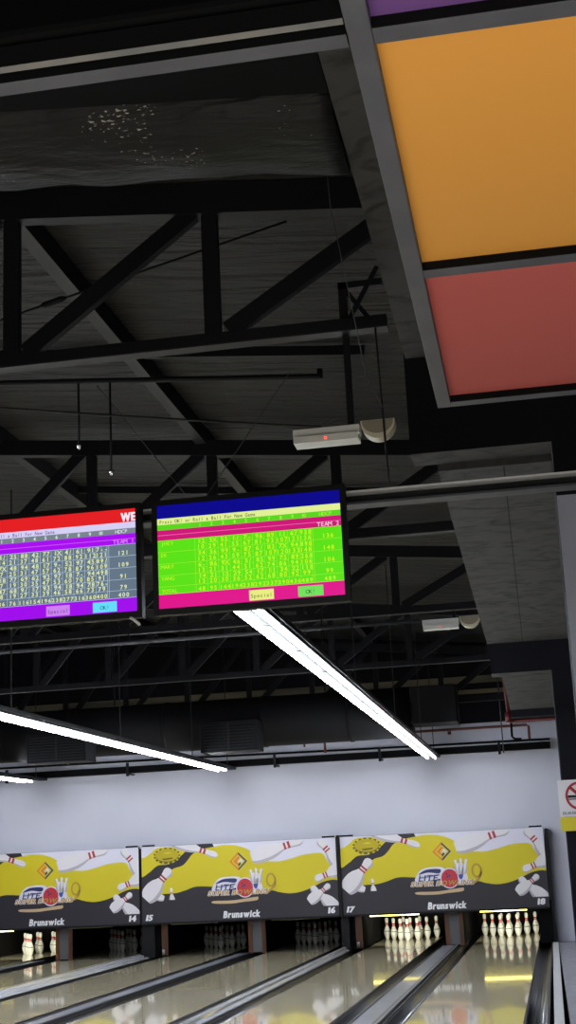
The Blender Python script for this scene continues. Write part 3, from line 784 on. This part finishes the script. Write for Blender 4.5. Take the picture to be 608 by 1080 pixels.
def art_pin(m, base, head, width, y, z0=.004, bands=True):
    bx, bz = base; hx, hz = head
    L = math.hypot(hx-bx, hz-bz); ux, uz = (hx-bx)/L, (hz-bz)/L; nx_, nz_ = -uz, ux
    def P(t, s): return (bx+ux*t*L+nx_*s*width/2, bz+uz*t*L+nz_*s*width/2)
    def flat(ps, dy, mm):
        ps = clip(ps, z0=z0)
        if len(ps) > 2: m.flat(ps, y-dy, mm)
    body = [P(t, s) for t, s in half_prof]+[P(t, -s) for t, s in reversed(half_prof)]
    flat(body, 0, A['pin'])
    sgn = -1 if nz_ > 0 else 1         # shade on the lower side
    sh = [P(t, sgn*s) for t, s in half_prof]+[P(t, sgn*s*.62) for t, s in reversed(half_prof)]
    flat(sh, .0004, A['pinshade'])
    if bands:
        for t0, t1 in ((.625, .665), (.70, .745)):
            flat([P(t0, .41), P(t1, .41), P(t1, -.41), P(t0, -.41)], .0008, A['red'])
YW = [(.247, .484), (.332, .594), (.436, .791), (.56, .886), (.719, .93), (.816, 1.014), (.901, 1.111), (1.022, 1.168), (1.15, 1.2), (1.311, 1.222), (1.474, 1.24), (1.697, 1.214), (1.883, 1.142), (1.99, 1.03),
      (2.069, .935), (2.225, .935), (2.403, .926), (2.584, .955), (2.792, 1.008), (2.972, 1.029), (3.149, 1.021), (3.205, .939), (3.272, .836), (3.39, .77), (3.52, .74), (3.52, .565), (3.312, .586), (3.134, .557), (2.924, .468), (2.743, .414), (2.564, .397), (2.388, .424), (2.264, .46),
      (2.0, .50), (1.7, .52), (1.25, .56), (.957, .575), (.772, .524), (.613, .486), (.456, .48)]
Y1_ = [(-.03, 1.05), (.072, 1.1), (.168, 1.159), (.27, 1.235), (.45, 1.25), (.582, 1.25), (.704, 1.30), (.755, 1.283), (.816, 1.209), (.731, 1.119), (.649, 1.06), (.486, .966), (.288, .95), (.137, .843), (-.025, .774)]
def masking_unit(x_left, left_no, right_no, label):
    t = thing('lane_sign', label, 'sign', (x_left, 24.0, .555), group='printed masking signs over the lanes')
    MB().box(0, PW, 0, .07, 0, PH, A['black'], {'u': M['white'], 'l': M['black'], 'r': M['black']}).build('panel', t)
    m = MB()
    def fl(ps, d, mm):
        ps = clip(ps)
        if len(ps) > 2: m.flat(ps, -d, mm)
    # ground colours
    fl([(-.03, 1.3), (.72, 1.3), (.704, 1.29), (.582, 1.235), (.168, 1.15), (.0, 1.0), (-.03, 1.0)], .0008, A['white'])
    fl(smooth_poly([(1.25, 1.30), (1.31, 1.2), (1.474, 1.2), (1.697, 1.18), (1.883, 1.1), (2.0, .95), (2.225, .9), (2.584, .9), (3.1, .95), (3.25, .8), (3.5, .7)], False)+[(3.5, 1.4), (1.2, 1.4)], .0008, A['white'])
    fl(smooth_poly(Y1_), .0014, A['yellow'])
    fl(smooth_poly(YW), .0016, A['yellow'])
    # medal
    fl(ell(.455, 1.105, .238, .135), .0020, A['darkolive'])
    fl(ell(.455, 1.118, .205, .108), .0024, A['olive'])
    for k in range(30):
        a = 2*PI*k/30
        fl(ell(.455+.222*math.cos(a), 1.108+.124*math.sin(a), .017, .015, 8), .0026, A['yellow'] if k % 2 else A['darkolive'])
    fl([(.36, 1.06), (.56, 1.075), (.55, 1.05), (.40, 1.035)], .0028, A['darkolive'])
    fl([(.38, 1.15), (.47, 1.17), (.55, 1.15), (.47, 1.135)], .0028, A['yellow'])
    # printed pins
    art_pin(m, (.386, .40), (.06, .50), .12, -.0022, .20, False)
    art_pin(m, (.065, .395), (.515, .885), .31, -.0034, .215)
    art_pin(m, (.534, .30), (.512, .575), .10, -.0030, .375, True)
    art_pin(m, (.52, 1.36), (1.345, 1.065), .21, -.0034)
    art_pin(m, (1.93, 1.005), (2.83, 1.262), .285, -.0034)
    art_pin(m, (3.50, .74), (3.09, 1.25), .26, -.0036)
    art_pin(m, (3.56, .81), (3.005, .60), .24, -.0044)
    art_pin(m, (3.36, .10), (2.93, .485), .22, -.0034, .17, False)
    art_pin(m, (2.885, .245), (3.25, .51), .19, -.0044)
    # diamond crest
    cx, cz = 1.70, .958
    def dia(r): return [(cx+r, cz), (cx, cz+r*.98), (cx-r, cz), (cx, cz-r*.98)]
    o_, i_ = dia(.155), dia(.118)
    for k in range(4):
        fl([o_[k], o_[(k+1) % 4], i_[(k+1) % 4], i_[k]], .0030, A['navy'] if k in (0, 3) else A['orange'])
    fl([(cx-.085, cz), (cx, cz+.085), (cx+.03, cz+.055), (cx-.03, cz-.005), (cx, cz-.035), (cx-.02, cz-.06)], .0030, A['orange'])
    fl([(cx+.035, cz+.05), (cx+.085, cz), (cx+.05, cz-.035), (cx+.045, cz+.0), (cx-.01, cz-.02), (cx+.015, cz+.01)], .0030, A['white'])
    fl([(cx, cz-.09), (cx+.045, cz-.045), (cx+.03, cz-.015), (cx-.005, cz-.05)], .0030, A['navy'])
    # bowling club emblem: white halo, swoosh, ball, pins, scroll
    fl(smooth_poly([(1.25, .58), (1.36, .69), (1.55, .715), (1.72, .69), (1.72, .55), (1.45, .50), (1.24, .49)], n=4), .0026, A['white'])
    fl(smooth_poly([(1.90, .48), (1.91, .72), (1.96, .76), (2.05, .74), (2.08, .60), (2.10, .48), (2.0, .43)], n=4), .0027, A['white'])
    m.text('SUPER BOWLING', 1.15, .415, .108, -.0036, A['white'], wide=1.1, shear=.3, bold=.07, metric=.034, heavy=.06)
    fl(smooth_poly([(1.29, .60), (1.4, .67), (1.55, .685), (1.66, .67), (1.63, .61), (1.45, .63)], n=4), .0032, A['navy'])
    fl([(1.30, .56), (1.64, .60), (1.63, .57), (1.32, .535)], .0032, A['greyblue'])
    m.text('LITE', 1.275, .495, .135, -.0038, A['navy'], wide=1.2, shear=.25, bold=.02)
    fl(ell(1.80, .525, .155, .165), .0036, A['white']); fl(ell(1.80, .525, .137, .147), .0040, A['ball'])
    for hx, hz in ((1.755, .595), (1.80, .565), (1.765, .55)): fl(ell(hx, hz, .016, .018, 10), .0044, A['navy'])
    fl(ell(1.985, .60, .042, .10), .0042, A['blue'])
    for bx, hx, hz in ((1.965, 1.90, .815), (2.0, 1.995, .835), (2.03, 2.10, .82)):
        art_pin(m, (bx, .58), (hx, hz), .098, -.0043, bands=False); art_pin(m, (bx, .60), (hx, hz-.01), .07, -.0046, bands=False)
    m.text('SUPER BOWLING', 1.15, .415, .108, -.0052, A['gold'], wide=1.1, shear=.3, bold=.034)
    ring = ell(2.25, .63, .085, .115, 24, .35, 2*PI)
    inn = ell(2.25, .63, .055, .085, 24, .35, 2*PI)
    for k in range(23): fl([ring[k], ring[k+1], inn[k+1], inn[k]], .0050, A['gold'])
    tail = smooth_poly([(2.335, .67), (2.33, .56), (2.27, .47), (2.17, .41)], False); tin = smooth_poly([(2.305, .67), (2.30, .57), (2.245, .49), (2.16, .435)], False)
    for k in range(min(len(tail), len(tin))-1): fl([tail[k], tail[k+1], tin[k+1], tin[k]], .0050, A['gold'])
    fl(smooth_poly([(1.235, .29), (1.25, .325), (1.6, .325), (1.98, .365), (2.02, .35), (1.99, .31), (1.75, .29), (1.6, .275), (1.4, .275)], n=4), .0040, A['goldlight'])
    # maker's name and lane numbers
    m.text('Brunswick', 1.405, .046, .152, -.0040, A['text'], wide=.82, shear=.14, bold=.036, heavy=.022)
    m.text(str(left_no), .055, .052, .128, -.0052, A['text'], wide=1.12, shear=.25, bold=.04, heavy=.04)
    m.text(str(right_no), PW-.065, .052, .128, -.0052, A['text'], wide=1.12, shear=.15, bold=.04, heavy=.04, align='r')
    m.build('printed_face', t)
    for x0 in (.02, PW-.23):
        MB().box(x0, x0+.21, -.012, .04, PH+.002, PH+.026, M['black']).build('top_clamp', t)
    MB().box(0.012, PW-.012, -.01, -.006, -.018, .012, M['black_gloss']).build('bottom_lip', t)
masking_unit(-3.385, 17, 18, 'rightmost of the three printed bowling signs, numbered 17 and 18')
masking_unit(-6.835, 15, 16, 'middle one of the three printed bowling signs, numbered 15 and 16')
masking_unit(-10.265, 13, 14, 'leftmost printed bowling sign, cut by the left edge of the photo')
tag(MB().box(-3.437, -3.392, 23.96, 24.17, .54, 1.86, M['black_gloss']).build('divider_post'), 'black upright strip between the middle and rightmost bowling signs', 'post')
tag(MB().box(-6.872, -6.842, 24.02, 24.17, .54, 1.80, M['black_gloss']).build('divider_post'), 'thin black upright strip between the leftmost and middle bowling signs', 'post')

# ------------------------------------------------------------------ no smoking sign on the far pillar
t = thing('no_smoking_sign', 'white and yellow no smoking sign on the black pillar at right edge', 'sign', (.20, 16.15, 1.655))
MB().box(0, .46, 0, .012, .152, .552, M['sign_white']).build('board', t)
MB().box(0, .46, 0, .012, 0, .15, M['sign_yellow']).build('yellow_board', t)
m = MB(); c0, c1 = ell(.23, .375, .155, .155, 36), ell(.23, .375, .128, .128, 36)
for k in range(36): m.flat([c0[k], c0[(k+1) % 36], c1[(k+1) % 36], c1[k]], -.002, M['sign_red'])
m.rect(.10, .32, .355, .385, -.0015, M['sign_black']); m.rect(.33, .345, .355, .385, -.0015, M['sign_black']); m.rect(.10, .32, .335, .347, -.0015, M['sign_black'])
a = .091
m.flat([(.23-a-.012, .375+a-.012), (.23-a+.012, .375+a+.012), (.23+a+.012, .375-a+.012), (.23+a-.012, .375-a-.012)], -.0025, M['sign_red'])
m.text('DILARANG MEROKOK', .03, .178, .045, -.002, M['sign_black'], wide=.72, bold=.01)
m.build('print', t)

# ------------------------------------------------------------------ unseen fill lamps added behind the camera to light the ceiling panels
for i, (x, y) in enumerate(((-1.8, -.4), (1.0, -.4), (-1.8, -4.0), (1.0, -4.0))):
    ld = bpy.data.lights.new('unseen_fill_lamp', 'AREA'); ld.shape = 'RECTANGLE'; ld.size = 1.2; ld.size_y = .6; ld.energy = 340.; ld.color = (.94, .97, 1.)
    lo = bpy.data.objects.new('unseen_fill_lamp', ld); COL.objects.link(lo); lo.location = (x, y, 3.1)
w = bpy.data.worlds.new('hall_air'); scene.world = w; w.use_nodes = True
w.node_tree.nodes['Background'].inputs['Color'].default_value = lin((150, 152, 165)) + (1,)
w.node_tree.nodes['Background'].inputs['Strength'].default_value = .05

# ------------------------------------------------------------------ camera
cam = bpy.data.cameras.new('camera'); co = bpy.data.objects.new('camera', cam); COL.objects.link(co)
R = Matrix(((.98341481, .08680218, .15925043), (.17530024, -.22963685, -.95735925), (-.0465311, .96939791, -.24104472)))
co.matrix_world = Matrix.Translation((0, 0, 1.48)) @ R.to_4x4()
cam.sensor_fit = 'VERTICAL'; cam.sensor_height = 36.; cam.lens = 36.*1480./1080.
cam.clip_start = .05; cam.clip_end = 200
scene.camera = co
scene.view_settings.view_transform = 'Standard'
scene.view_settings.look = 'None'
scene.view_settings.gamma = 1.
scene.view_settings.exposure = 0.
scene.view_settings.use_curve_mapping = False
scene.cycles.use_denoising = True
scene.cycles.max_bounces = 8
